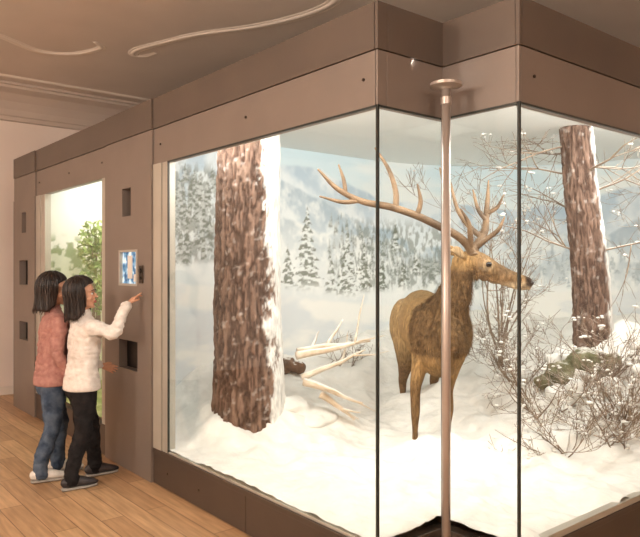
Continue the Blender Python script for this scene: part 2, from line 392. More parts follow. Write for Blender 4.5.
forest(ss(1.42,1.5,zf)*ss(2.3,2.15,zf)*ss(1.1,.8,sf),.42,lin((108,114,104)),20)
forest(ss(1.15,1.25,zf)*ss(1.95,1.75,zf)*ss(2.1,2.5,sf)*ss(3.9,3.5,sf),.46,lin((122,130,122)),20)
forest(ss(1.2,1.3,zf)*ss(1.75,1.6,zf)*ss(4.4,4.6,sf),.54,lin((156,169,174)),16)
def spruce(s0,zt,h,w,dark=(70,78,66),snow=.45):
    global col
    i=np.where((np.abs(sf-s0)<w*1.3)&(zf<zt+.01)&(zf>zt-h-.02))[0]
    if len(i)==0: return
    s=sf[i]-s0; u=(zt-zf[i])/h; uc=np.clip(u,0,1); nb=max(5,int(h*13)); 
    droop=np.abs(s)/max(w,1e-3)*.045/h*.6
    ph=(uc-droop)*nb+ .35*np.sin(s0*40+np.sign(s)*1.7); fr=ph%1.0
    hw=w*(uc**.85)*(.45+.62*fr)+.004
    p=np.stack([sf[i],zf[i],s*0],1); n=fbm(p,40,3,s0*3); hw=hw*(.6+.8*n)
    m=ss(0,.014,hw-np.abs(s))*(u<1)*(u>0)*ss(1.0,.82,u)
    sn=ss(.46-.12*snow,.60,fbm(p*np.array([1,1.8,1]),30,3,s0*5+2)+.20*(.55-fr))
    c=mixc(lin(dark)[None,:]*(.75+.6*n)[:,None],lin((230,233,231))[None,:],np.clip(sn*snow*1.6,0,1))
    col[i]=mixc(col[i],c,m*.85)
rs=np.random.RandomState(5)
for k in range(230):
    s0=rs.uniform(2.1,4.0); zt=1.25+.65*(4.0-s0)/1.9*rs.rand()+.1; spruce(s0,zt,rs.uniform(.07,.20),rs.uniform(.016,.036),(110,118,110),.3)
for k in range(80):
    s0=rs.uniform(.2,1.0); spruce(s0,rs.uniform(1.6,2.25),rs.uniform(.15,.3),rs.uniform(.035,.06),(96,104,92),.4)
for k in range(40):
    s0=rs.uniform(4.4,5.6); spruce(s0,rs.uniform(1.3,1.6),rs.uniform(.08,.16),rs.uniform(.02,.04),(146,160,166),.4)
rz=interp(sf,[0,.8,1.6,2.4,3.2,4,5,6],[1.25,1.3,1.2,1.12,1.05,1.05,1.2,1.2])+.1*(fbm(np.stack([sf,sf*0,sf*0],1),1.5,4,5)-.5)
m=ss(0,.05,rz-zf); sh=fbm(np.stack([sf*.8,zf*2,sf*0],1),3,4,8.0)
col=mixc(col,mixc(lin((216,220,222))[None,:],lin((240,238,232))[None,:],ss(.38,.6,sh)),m)
for a in [(1.84,1.97,.80,.20),(2.33,1.76,.66,.17),(2.55,1.66,.52,.13),(1.62,1.62,.42,.10),(2.12,1.55,.40,.10),(2.78,1.55,.4,.09),(3.05,1.5,.3,.07),(2.95,1.9,.35,.07),(3.2,1.62,.3,.06),(1.45,1.78,.5,.11)]:
    spruce(*a,dark=(80,88,68),snow=.62)
col=col*.93+lin((236,238,234))[None,:]*.07
idx=np.arange(nz*ns).reshape(nz,ns)
q=np.stack([idx[:-1,:-1],idx[:-1,1:],idx[1:,1:],idx[1:,:-1]],-1).reshape(-1,4)
me=bpy.data.meshes.new('diorama_backdrop'); me.from_pydata(V.reshape(-1,3).tolist(),[],q.tolist()); me.update()
at=me.color_attributes.new('Col','FLOAT_COLOR','POINT'); rgba=np.ones((nz*ns,4),np.float32); rgba[:,:3]=np.clip(col,0,.92); at.data.foreach_set('color',rgba.ravel())
me.materials.append(M['paint']); me.polygons.foreach_set('use_smooth',[True]*len(me.polygons))
ob=bpy.data.objects.new('diorama_backdrop',me); scene.collection.objects.link(ob)

ca,sa_=math.cos(math.radians(50.64)),math.sin(math.radians(50.64))
FEET=[(-.924+lx*ca-ly*sa_,1.421+lx*sa_+ly*ca) for lx,ly in [(-.145,-.12),(.08,-.05),(-.09,.94),(.16,.94)]]
TRACKS=[(-.62,1.05),(-.45,1.2),(-.40,.80),(-.22,.98),(-.15,.58),(-.02,.75),(-1.25,1.15),(-1.4,.85),(-1.2,.6)]
def hgt(x,y):
    x=np.asarray(x,float); y=np.asarray(y,float)
    p=np.stack([x,y,x*0],1)
    d=np.clip(y-1.55,0,None); r=.36*d**1.2; r=1.0*(1-np.exp(-r/1.0))*1.0
    l=.38*ss(-1.75,-2.8,x)*ss(.1,.9,y)
    h=.255+r*ss(1.2,-.4,x)*.95+l*(1-.5*ss(1.5,3,y))
    w=p+.25*(np.stack([fbm(p,2,2,k) for k in (2,6,11)],1)-.5)
    h=h+.11*(fbm(w,1.7,3)-.5)*ss(0,.4,y)+.13*(fbm(w,4.5,4,3.0)-.5)*(.25+.75*ss(.05,.4,y))+.022*(fbm(p,18,3,5.)-.5)
    rt=np.sqrt((x+1.95)**2+(y-.64)**2); an=np.arctan2(y-.64,x+1.95)
    h=h+.17*np.exp(-((np.clip(rt-.22,0,None))/.16)**2)*(.7+.3*np.sin(an*2-.6)+.5*(fbm(p,7,3,9.)-.5))
    h=h+.12*np.exp(-(((x+1.72)**2+(y-1.18)**2)/.06))
    h=h+.30*np.exp(-(((x+.55)**2+(y-3.0)**2)/.22))
    for (fx,fy) in FEET:
        rr=((x-fx)**2+(y-fy)**2); h=h+.05*np.exp(-rr/.012)
    for (fx,fy) in TRACKS:
        rr=((x-fx)**2+(y-fy)**2); h=h-.045*np.exp(-rr/.0022)+.018*np.exp(-(np.sqrt(rr)-.08)**2/.0010)
    return h
def H(x,y): return float(hgt([x],[y])[0])
gs=.018; xs=np.arange(-2.85,.3905,gs); ys=np.arange(.02,4.68,gs)
xs[np.argmin(abs(xs+.013))]=-.013; ys[np.argmin(abs(ys-.421))]=.421
xs[-1]=.388
X,Y=np.meshgrid(xs,ys); Zg=hgt(X.ravel(),Y.ravel())
vid=np.arange(X.size).reshape(X.shape); mb=MB(); mb.v=list(zip(X.ravel().tolist(),Y.ravel().tolist(),Zg.tolist()))
for j in range(len(ys)-1):
    for i in range(len(xs)-1):
        if xs[i+1]>-.0125 and ys[j]<.4205: continue
        mb.f.append((vid[j,i],vid[j,i+1],vid[j+1,i+1],vid[j+1,i]))
SNOW=obj('snow_ground',mb,M['snow'],smooth=True)

E1=np.array([.634,.773,0])
def trunk(name,base,top,r0,r1,seg=150,rows=280,snowdir=E1,snowth=.45,seed=0,flare=.2):
    b=np.array(base,float); t=np.array(top,float); mb=MB(); 
    u=np.linspace(0,1,rows)
    A=np.linspace(0,2*math.pi,seg,endpoint=False)
    UU,AA=np.meshgrid(u,A,indexing='ij'); uf=UU.ravel(); af=AA.ravel()
    r=(r0+(r1-r0)*uf)*(1+flare*np.exp(-uf*14)*(1+.35*np.sin(af*5+1)))
    zc=b[2]+(t[2]-b[2])*uf
    cyl=np.stack([np.cos(af)*.235,np.sin(af)*.235,zc*.16],1)
    cyl=cyl+.02*(np.stack([fbm(cyl,12,2,k) for k in (1,5,9)],1)-.5)
    n=np.abs(fbm(cyl,36,4,seed,.6)-.5)*2; n2=fbm(cyl*np.array([1,1,7]),12,3,seed+4)
    crack=ss(.0,.34,n)
    dirx=np.cos(af);diry=np.sin(af); dt=dirx*snowdir[0]+diry*snowdir[1]
    pz=np.stack([dirx*r0,diry*r0,zc],1)
    sn=ss(snowth-.04,snowth+.10,dt+1.1*(fbm(pz*np.array([1,1,.6]),8,5,seed+8,.65)-.5)+.30*np.exp(-uf*9)-.14*crack)
    rr=r+ (crack-.6)*.020*(r0/.24)*(1-.8*sn)+(n2-.5)*.022+sn*.012
    wob=.02*np.sin(uf*7+seed)
    xx=b[0]+(t[0]-b[0])*uf+dirx*rr+wob*.5; yy=b[1]+(t[1]-b[1])*uf+diry*rr
    mb.v=list(zip(xx.tolist(),yy.tolist(),zc.tolist()))
    for i in range(rows-1):
        for k in range(seg):
            k2=(k+1)%seg; mb.f.append((i*seg+k,i*seg+k2,(i+1)*seg+k2,(i+1)*seg+k))
    mb.f.append(tuple(range(seg-1,-1,-1))); mb.f.append(tuple((rows-1)*seg+k for k in range(seg)))
    c=mixc(lin((70,52,44))[None,:],lin((128,102,88))[None,:],crack)
    c=mixc(c,lin((152,126,110))[None,:],ss(.5,.75,n2)*crack*.6)
    fine=fbm(pz,30,3,seed+20); dust=ss(.64,.76,fine)*.4; c=mixc(c,lin((206,198,190))[None,:],dust)
    c=mixc(c,lin((236,233,227))[None,:],sn)
    return obj(name,mb,M['attr'],smooth=True,color=lambda co,no:c)
trunk('spruce_trunk',(-1.95,.64,.2),(-1.98,.66,2.469),.240,.205,seed=1,snowth=.60)
TB=np.array((-.62,2.90,.7)); TT=np.array((-.72,2.80,2.469))
TR2=trunk('spruce_trunk',TB,TT,.138,.112,seg=90,rows=170,snowth=.68,seed=5)

TUFT=[]
def branch(mb,p,d,L,r,lev,rng,curl=.35,up=.0,nch=3,seg=5,tuft=.0):
    p=np.array(p,float); d=np.array(d,float); d/=np.linalg.norm(d); n=5
    pts=[(*p,r)]; step=L/n; nodes=[]
    for i in range(n):
        d=d+rng.normal(0,curl*.35,3)+np.array([0,0,up*.12]); d/=np.linalg.norm(d)
        p=p+d*step
        p[0]=min(max(p[0],-2.72),.31); p[1]=min(max(p[1],.08),4.45); p[2]=min(p[2],2.44)
        if p[0]>-.06: p[1]=max(p[1],.5)
        rr=r*(1-.75*(i+1)/n); pts.append((*p,max(rr,.0016))); nodes.append((p.copy(),d.copy(),rr))
        if rng.rand()<tuft: TUFT.append(p.copy())
    mb.loft(pts,side=None,seg=seg,sub=2,cap=False)
    if lev>0:
        for k in range(nch):
            q,dd,rr=nodes[rng.randint(0,n-1)]
            nd=dd+rng.normal(0,.75,3); nd[2]+=up*.4
            branch(mb,q,nd,L*rng.uniform(.45,.7),max(rr*.75,.0019),lev-1,rng,curl,up,nch,seg,tuft)
def shrub(name,x,y,n,L,r,seed,spread=.8,lev=3,up=.5,lean=(0,0),dz=0,material=None,tuft=.025):
    rng=np.random.RandomState(seed); mb=MB(); z=H(x,y)-.04+dz
    for k in range(n):
        a=rng.uniform(0,6.28); d=np.array([math.cos(a)*spread+lean[0],math.sin(a)*spread+lean[1],1.0])
        branch(mb,(x+rng.normal(0,.04),y+rng.normal(0,.04),z),d,L*rng.uniform(.7,1.1),r,lev,rng,up=up,tuft=tuft)
    return obj(name,mb,material or M['twig'],smooth=True)
shrub('bare_shrub',-.58,2.15,9,.55,.007,1,1.2)
shrub('bare_shrub',-.10,2.25,10,.55,.007,2,1.2)
shrub('bare_shrub',-1.0,2.42,8,.46,.006,3,1.0)
shrub('bare_shrub',-.20,1.72,7,.42,.005,4,1.3)
shrub('bare_shrub',-.35,2.55,8,.50,.007,8,1.0)
shrub('bare_shrub',.02,1.95,7,.5,.006,9,1.2)
shrub('bare_sapling',-1.35,2.75,4,1.25,.012,11,.32,4,.5,(-.1,0),tuft=.02)
shrub('bare_sapling',-.02,3.05,3,1.3,.012,12,.3,4,.5,(-.0,.1),tuft=.02)
shrub('bare_shrub',-2.35,1.95,4,.35,.005,15,1.0)
rng=np.random.RandomState(21); mb=MB()
for z,d in [(1.5,(-.9,-.6,.3)),(1.95,(.9,.5,.35)),(2.1,(-1,-.3,.1)),(2.1,(.8,-.3,.3)),(1.5,(.7,.1,.2)),(2.35,(-.8,-.9,.0)),(1.8,(-1,.2,.2)),(2.3,(-1,.5,-.1))]:
    t=(z-TB[2])/(TT[2]-TB[2]); q=TB+(TT-TB)*t; branch(mb,q,d,.80,.010,3,rng,up=.1,tuft=.02)
obj('twigs',mb,M['twig'],TR2,smooth=True)
mb=MB(); rng=np.random.RandomState(4)
for p,d,L,r in [((-1.80,.95,.78),(.35,.8,.25),.55,.030),((-1.8,1.0,.62),(.6,.6,.35),.5,.026),((-1.75,.98,.60),(.7,.55,-.25),.45,.030),((-1.85,1.0,.8),(.2,.8,.05),.55,.028),((-1.65,1.05,.52),(.7,.6,-.5),.3,.030)]:
    branch(mb,p,d,L,r,1,rng,curl=.3,nch=2,seg=8)
obj('fallen_branch',mb,M['bleached'],smooth=True)

def clump(name,pts,material,amp=.03,vox=.014,sc=14,parent=None,fl=.75,smi=2):
    mb=MB()
    for x,y,z,r in pts: mb.ball((x,y,z),(r,r,r*fl))
    return obj(name,mb,material,parent,smooth=True,voxel=vox,smiter=smi,disp=lambda co,no:amp*(fbm(co,sc,3)-.5)*2)
rng=np.random.RandomState(9); pts=[]
for cx,cy,dz,n,r in [(-.60,2.3,.10,8,.10),(-.35,2.55,.25,9,.10),(-.15,2.3,.05,8,.10),(-.8,2.6,.08,6,.09),(-.5,2.05,.02,6,.08),(-.3,2.0,.02,6,.09)]:
    for k in range(n):
        x=cx+rng.normal(0,.13); y=cy+rng.normal(0,.13); pts.append((min(x,.2),y,H(x,y)+dz*rng.rand()-.02,r*rng.uniform(.4,1)))
clump('snow_mounds',pts,M['snowclump'],.04,.012,16,parent=SNOW)
mb=MB()
for p in TUFT:
    k=rng.randint(1,4)
    for j in range(k): 
        r=rng.uniform(.006,.014); mb.ball(tuple(p+rng.normal(0,.010,3)+np.array([0,0,.004])),(r*rng.uniform(.8,1.7),r*rng.uniform(.8,1.7),r*.7),seg=8,rings=6)
obj('snow_tufts',mb,M['snowclump'],SNOW,smooth=True)
pts=[]
for k in range(14):
    x=-1.80+rng.normal(0,.10);y=1.05+rng.normal(0,.08); pts.append((x,y,H(x,y)-.02,rng.uniform(.08,.14)))
clump('snow_drift',pts,M['snow'],.02,.012,9,parent=SNOW,fl=.5,smi=14)
pts=[(-2.42,1.30,.62,.09),(-2.36,1.38,.60,.07),(-2.46,1.22,.60,.07)]
clump('dead_stump',pts,M['stump'],.03,.01,20)
pts=[(-.62,2.45,H(-.62,2.45)+.1,.11),(-.5,2.55,H(-.5,2.55)+.12,.12),(-.38,2.58,H(-.38,2.58)+.1,.1),(-.72,2.4,H(-.7,2.4)+.06,.08)]
clump('mossy_rock',pts,M['moss'],.035,.012,16)

# ================================================================ STAG
stag=empty('red_deer_stag',(-.924,1.421,0),math.radians(50.64))
mb=MB()
mb.loft([(.05,-.24,.99,.09,.14),(.04,-.15,.96,.150,.235),(.03,.0,.955,.180,.265),(.03,.15,.965,.19,.255),(.03,.35,.98,.205,.240),(.035,.6,1.0,.20,.215),(.04,.85,1.01,.185,.225),(.05,1.03,1.02,.12,.17)],side=(1,0,0),seg=28)
mb.loft([(.045,.04,.99,.155,.21),(.06,-.07,1.09,.135,.165),(.09,-.125,1.21,.108,.132),(.12,-.15,1.32,.088,.105),(.16,-.165,1.42,.072,.083)],seg=24)
mb.ball((-.080,-.03,.98),(.090,.14,.19)); mb.ball((.140,-.03,.98),(.090,.14,.19)); mb.ball((.04,-.22,.92),(.078,.075,.12))
mb.ball((-.09,.85,.96),(.12,.20,.21)); mb.ball((.17,.85,.96),(.12,.20,.21))
mb.loft([(.14,-.165,1.43,.064,.07),(.20,-.18,1.440,.070,.076),(.265,-.195,1.418,.068,.072),(.34,-.21,1.380,.047,.058),(.42,-.225,1.347,.036,.046),(.49,-.24,1.320,.035,.040),(.53,-.25,1.307,.033,.033)],side=(0,1,0),seg=22)
mb.loft([(.22,-.19,1.385,.05,.045),(.30,-.20,1.352,.038,.035),(.38,-.215,1.322,.030,.026),(.47,-.235,1.292,.027,.020),(.51,-.245,1.286,.022,.017)],side=(0,1,0),seg=14)
mb.ball((.285,-.250,1.445),(.032,.014,.010)); mb.ball((.275,-.142,1.447),(.032,.014,.010))
for sx,x0 in ((-1,-.09),(1,.13)):
    fx={-1:-.145,1:.08}[sx]; o={-1:-.07,1:0}[sx]
    mb.loft([(x0,.02,.98,.075,.12),(x0*1.0,.0+o*.2,.84,.066,.100),((x0+fx)/2,-.02+o*.5,.73,.048,.070),(fx*.98+.0,-.045+o*.8,.62,.034,.042),(fx,-.055+o,.51,.031,.036),(fx,-.05+o,.46,.028,.032),(fx,-.045+o,.38,.019,.022),(fx,-.045+o,.27,.020,.022),(fx,-.05+o,.22,.028,.032),(fx,-.08+o,.15,.034,.045)],seg=16)
for x0,fx in ((-.09,-.09),(.16,.16)):
    mb.loft([(x0,.88,1.0,.11,.16),(x0,.82,.86,.10,.15),((x0+fx)/2,.80,.71,.07,.11),(fx,.90,.58,.042,.06),(fx,.99,.50,.034,.045),(fx,.97,.42,.026,.032),(fx,.94,.28,.024,.027),(fx,.92,.2,.034,.04)],seg=16)
mb.loft([(.155,-.22,1.465,.012,.012),(.115,-.285,1.49,.034,.012),(.07,-.345,1.505,.036,.012),(.03,-.39,1.505,.010,.006)],side=(0,.4,1),seg=12)
mb.loft([(.155,-.12,1.475,.012,.012),(.13,-.06,1.50,.032,.012),(.10,.0,1.52,.034,.012),(.08,.04,1.525,.010,.006)],side=(0,-.4,1),seg=12)
mb.loft([(.05,1.08,1.05,.03),(.05,1.12,.98,.03),(.05,1.11,.90,.015)],seg=10)
def dcol(co,no):
    x,y,z=co.T; c=np.tile(lin((162,128,86)),(len(co),1))
    f=fbm(co*np.array([1,1,.5]),28,3); g=fbm(co,5,3,3); c=c*(.66+.4*f+.30*g)[:,None]
    c=mixc(c,lin((186,154,112))[None,:],ss(.4,.8,y)*.5)
    c=mixc(c,lin((120,94,62))[None,:],ss(1.14,1.22,z)*ss(.05,.2,y)*.5)
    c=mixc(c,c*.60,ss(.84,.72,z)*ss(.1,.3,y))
    neck=ss(.88,1.04,z)*ss(1.44,1.36,z)*ss(.14,-.02,y)*ss(.25,.19,x); c=mixc(c,lin((90,68,46))[None,:]*(.7+.6*f)[:,None],neck*.92)
    c=mixc(c,lin((112,85,58))[None,:],ss(.74,.62,z)*.8)
    c=mixc(c,lin((98,75,51))[None,:],ss(.10,.0,np.abs(x-.03))*ss(.0,-.15,y)*ss(1.1,.9,z)*.8)
    c=mixc(c,lin((126,100,74))[None,:],ss(.16,.24,x)*ss(1.25,1.3,z)*.7)
    c=mixc(c,lin((198,176,144))[None,:],ss(1.33,1.295,z)*ss(.26,.33,x)*.8)
    c=mixc(c,lin((92,72,54))[None,:],ss(.30,.36,x)*ss(1.34,1.38,z)*.6)
    d=np.sqrt((x-.285)**2+(y+.26)**2+(z-1.42)**2); c=mixc(c,lin((180,154,120))[None,:],ss(.042,.030,d)*.6)
    c=mixc(c,lin((52,40,32))[None,:],ss(.50,.52,x)*ss(1.28,1.30,z))
    ear=ss(-.27,-.30,y)*ss(.14,.12,x)*ss(1.44,1.46,z); c=mixc(c,lin((170,145,114))[None,:],ear*.6)
    return c
def ddisp(co,no):
    x,y,z=co.T; neck=ss(.85,1.0,z)*ss(1.42,1.32,z)*ss(.15,0,y)
    return (fbm(co*np.array([1,1,.35]),30,3)-.5)*(.006+.022*neck)
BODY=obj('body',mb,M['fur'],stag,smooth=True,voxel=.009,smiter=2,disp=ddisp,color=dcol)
n=len(BODY.data.vertices); co=np.empty(n*3,np.float32); BODY.data.vertices.foreach_get('co',co); co=co.reshape(-1,3)
no=np.empty(n*3,np.float32); BODY.data.vertex_normals.foreach_get('vector',no); no=no.reshape(-1,3)
sel=np.where((co[:,2]>.86)&(co[:,2]<1.40)&(co[:,1]<.03)&(co[:,0]<.235))[0]
rng=np.random.RandomState(2); sel=rng.choice(sel,min(6000,len(sel)),replace=False)
mb=MB()
for i in sel:
    p=co[i].astype(float); nn=no[i].astype(float); L=rng.uniform(.025,.065)*(1.0 if p[2]<1.3 else .6)
    if p[2]<.98: L*=.6
    d=nn*.38+np.array([0,-.05,-1])+rng.normal(0,.12,3); d-=nn*min(0,np.dot(d,nn)-.2); d/=np.linalg.norm(d)
    s=np.cross(d,nn); s/=np.linalg.norm(s)+1e-6; w=.0020; k=len(mb.v); b0=p-nn*.002
    mid=b0+d*L*.55+nn*.003; tip=b0+d*L
    mb.v+=[tuple(b0-s*w),tuple(b0+s*w),tuple(mid+s*w*.8),tuple(mid-s*w*.8),tuple(tip)]; mb.f+=[(k,k+1,k+2,k+3),(k+3,k+2,k+4)]
obj('mane_hair',mb,M['mane'],stag)
mb=MB(); mb.ball((.287,-.259,1.425),(.020,.014,.016)); mb.ball((.275,-.135,1.427),(.020,.014,.016)); obj('eyes',mb,M['eye'],stag,smooth=True)
mb=MB(); mb.ball((.548,-.253,1.310),(.018,.026,.018)); mb.ball((.512,-.252,1.287),(.03,.024,.003)); obj('nose',mb,M['nose'],stag,smooth=True)
def ant(mb,pts,side=None): mb.loft([(x,y,z,r*1.25) for x,y,z,r in pts],side=None,seg=12,sub=6)
mb=MB()
ant(mb,[(.195,-.215,1.49,.024),(.16,-.24,1.545,.021),(.09,-.28,1.60,.020),(-.03,-.33,1.655,.019),(-.17,-.37,1.715,.018),(-.33,-.40,1.765,.0175),(-.50,-.43,1.795,.015),(-.65,-.44,1.87,.012),(-.76,-.45,1.98,.005)])
ant(mb,[(.18,-.23,1.52,.016),(.17,-.28,1.60,.014),(.15,-.31,1.68,.011),(.10,-.33,1.76,.004)])
ant(mb,[(-.0,-.32,1.645,.015),(.02,-.34,1.73,.014),(.0,-.36,1.86,.011),(-.035,-.38,2.0,.004)])
ant(mb,[(-.17,-.37,1.715,.013),(-.15,-.38,1.80,.011),(-.17,-.39,1.90,.004)])
ant(mb,[(-.30,-.395,1.755,.015),(-.30,-.39,1.86,.013),(-.34,-.38,1.99,.010),(-.42,-.37,2.12,.004)])
ant(mb,[(-.52,-.43,1.80,.012),(-.62,-.45,1.79,.010),(-.75,-.47,1.82,.004)])
ant(mb,[(-.60,-.435,1.84,.011),(-.61,-.43,1.92,.009),(-.64,-.43,2.01,.004)])
ant(mb,[(.215,-.14,1.50,.024),(.25,-.10,1.55,.021),(.30,-.03,1.60,.020),(.345,.06,1.67,.019),(.37,.14,1.76,.016),(.39,.18,1.88,.012),(.40,.20,2.0,.004)])
ant(mb,[(.24,-.12,1.53,.015),(.29,-.17,1.58,.013),(.36,-.20,1.64,.011),(.40,-.20,1.72,.004)])
ant(mb,[(.30,-.03,1.60,.015),(.22,.0,1.68,.014),(.15,.03,1.80,.011),(.11,.06,1.99,.004)])
ant(mb,[(.36,.10,1.72,.013),(.31,.12,1.80,.011),(.28,.14,1.93,.004)])
ant(mb,[(.37,.14,1.77,.013),(.44,.13,1.81,.010),(.48,.12,1.89,.004)])
for c in ((.198,-.213,1.492),(.213,-.142,1.50)): mb.ball(c,(.036,.036,.014))
obj('antlers',mb,M['antler'],stag,smooth=True)

# ================================================================ second diorama
mb=MB()
sp=[(-4.54,.06),(-4.53,.6),(-4.45,1.2),(-4.2,1.6),(-3.7,1.75),(-3.3,1.6),(-3.02,1.2),(-2.94,.6),(-2.93,.07)]
spc=catmull([(a,b,0) for a,b in sp],10)
sl=np.concatenate([[0],np.cumsum(np.linalg.norm(np.diff(spc,axis=0),axis=1))])
nz2=240; zz=np.linspace(.2,2.468,nz2); NS2=420; su=np.linspace(0,sl[-1],NS2)
bx=np.interp(su,sl,spc[:,0]); by=np.interp(su,sl,spc[:,1])
mb.v=[(bx[i],by[i],z) for z in zz for i in range(NS2)]; mb.f=[(j*NS2+i,j*NS2+i+1,(j+1)*NS2+i+1,(j+1)*NS2+i) for j in range(nz2-1) for i in range(NS2-1)]
def c2(co,no):
    p=np.stack([np.tile(su,nz2),co[:,2],co[:,2]*0],1); z=co[:,2]
    c=mixc(lin((242,240,230))[None,:],lin((226,234,234))[None,:],ss(1.7,2.4,z))
    m=ss(.0,.03,1.55+.25*(fbm(p*np.array([1,0,0]),1.6,4)-.5)*2-z); c=mixc(c,mixc(lin((186,198,160))[None,:],lin((222,224,200))[None,:],fbm(p,7,4)),m*.7)
    n=fbm(p,16,4,3); c=mixc(c,lin((112,140,80))[None,:],ss(.5,.58,n)*ss(1.75,1.65,z)*ss(1.0,1.1,z)*.8)
    return c
obj('meadow_backdrop',mb,M['paint'],smooth=True,color=c2)
mb=MB(); xs2=np.linspace(-4.52,-2.95,60); ys2=np.linspace(.03,1.75,60)
mb.v=[(x,y,.26+.25*y*y*.3+.04*math.sin(x*9)*math.sin(y*7)) for y in ys2 for x in xs2]
mb.f=[(j*60+i,j*60+i+1,(j+1)*60+i+1,(j+1)*60+i) for j in range(59) for i in range(59)]
obj('meadow_ground',mb,M['grass'],smooth=True)
def leafy(name,x,y,z,R,n,seed):
    rng=np.random.RandomState(seed); mb=MB(); e=empty(name)
    for k in range(n):
        d=rng.normal(0,1,3); d/=np.linalg.norm(d); c=np.array([x,y,z])+d*R*rng.rand()**.4*np.array([1,.8,1.2]); c[1]=max(c[1],.09)
        a=rng.normal(0,1,3);a/=np.linalg.norm(a); b=np.cross(a,rng.normal(0,1,3)); b/=np.linalg.norm(b); l=.032;w=.013; i=len(mb.v)
        mb.v+=[tuple(c-a*l),tuple(c+b*w),tuple(c+a*l),tuple(c-b*w)]; mb.f.append((i,i+1,i+2,i+3))
    obj('leaves',mb,M['leaf'],e)
    mb=MB()
    for k in range(5): mb.loft([(x+rng.normal(0,.03),y,.25,.010),(x+rng.normal(0,.04),y,(z+.25)/2,.008),(x+rng.normal(0,.08),y+rng.normal(0,.04),z+.1,.004)],side=None,seg=6)
    obj('stems',mb,M['twig'],e,smooth=True)
leafy('leafy_bush',-4.15,.40,1.62,.20,420,1); leafy('leafy_bush',-4.05,.36,1.22,.20,420,2); leafy('leafy_bush',-3.5,1.1,.75,.25,400,3)

# ================================================================ GIRLS
def handmesh(curls,spread=1.0,s=.8,thumb=0.0):
    mb=MB()
    mb.loft([(0,-.02,0,.021,.015),(0,.0,0,.022,.015),(.001,.03,0,.030,.014),(0,.058,0,.032,.012),(0,.066,0,.028,.010)],side=(1,0,0),seg=16)
    bx=[.0245,.0083,-.008,-.0235]; ln=[.062,.070,.064,.050]
    for i in range(4):
        p=np.array([bx[i],.055,0.]); ang=0; a0=[.10,.03,-.04,-.13][i]*spread; pts=[(*p,.0085)]
        seg=[.45,.32,.23]; p2=p+np.array([math.sin(a0)*.012,.012,0]); pts.append((*p2,.0082)); p=p2
        for k in range(3):
            ang+=curls[i]*(1.0 if k else .7)
            l=ln[i]*seg[k]; d=np.array([math.sin(a0)*math.cos(ang),math.cos(ang)*math.cos(a0),-math.sin(ang)])
            p=p+d*l; pts.append((*p,[.0077,.0070,.0056][k]))
        mb.loft(pts,side=(1,0,0),seg=10,sub=3)
    mb.loft([(.012,.012,-.002,.012),(.028,.028,-.006,.011),(.040,.046,-.012-thumb*.5,.0088),(.045,.064,-.018-thumb,.0068)],side=(0,0,1),seg=10,sub=3)
    mb.v=[(a*s,b*s,c*s) for a,b,c in mb.v]; return mb
def place(mb,src,wrist,d,nrm):
    d=Vector(d).normalized(); z=Vector(nrm); z=(z-z.dot(d)*d).normalized(); x=d.cross(z)
    Mx=Matrix(((x[0],d[0],z[0],wrist[0]),(x[1],d[1],z[1],wrist[1]),(x[2],d[2],z[2],wrist[2]),(0,0,0,1))); mb.add(src,Mx)

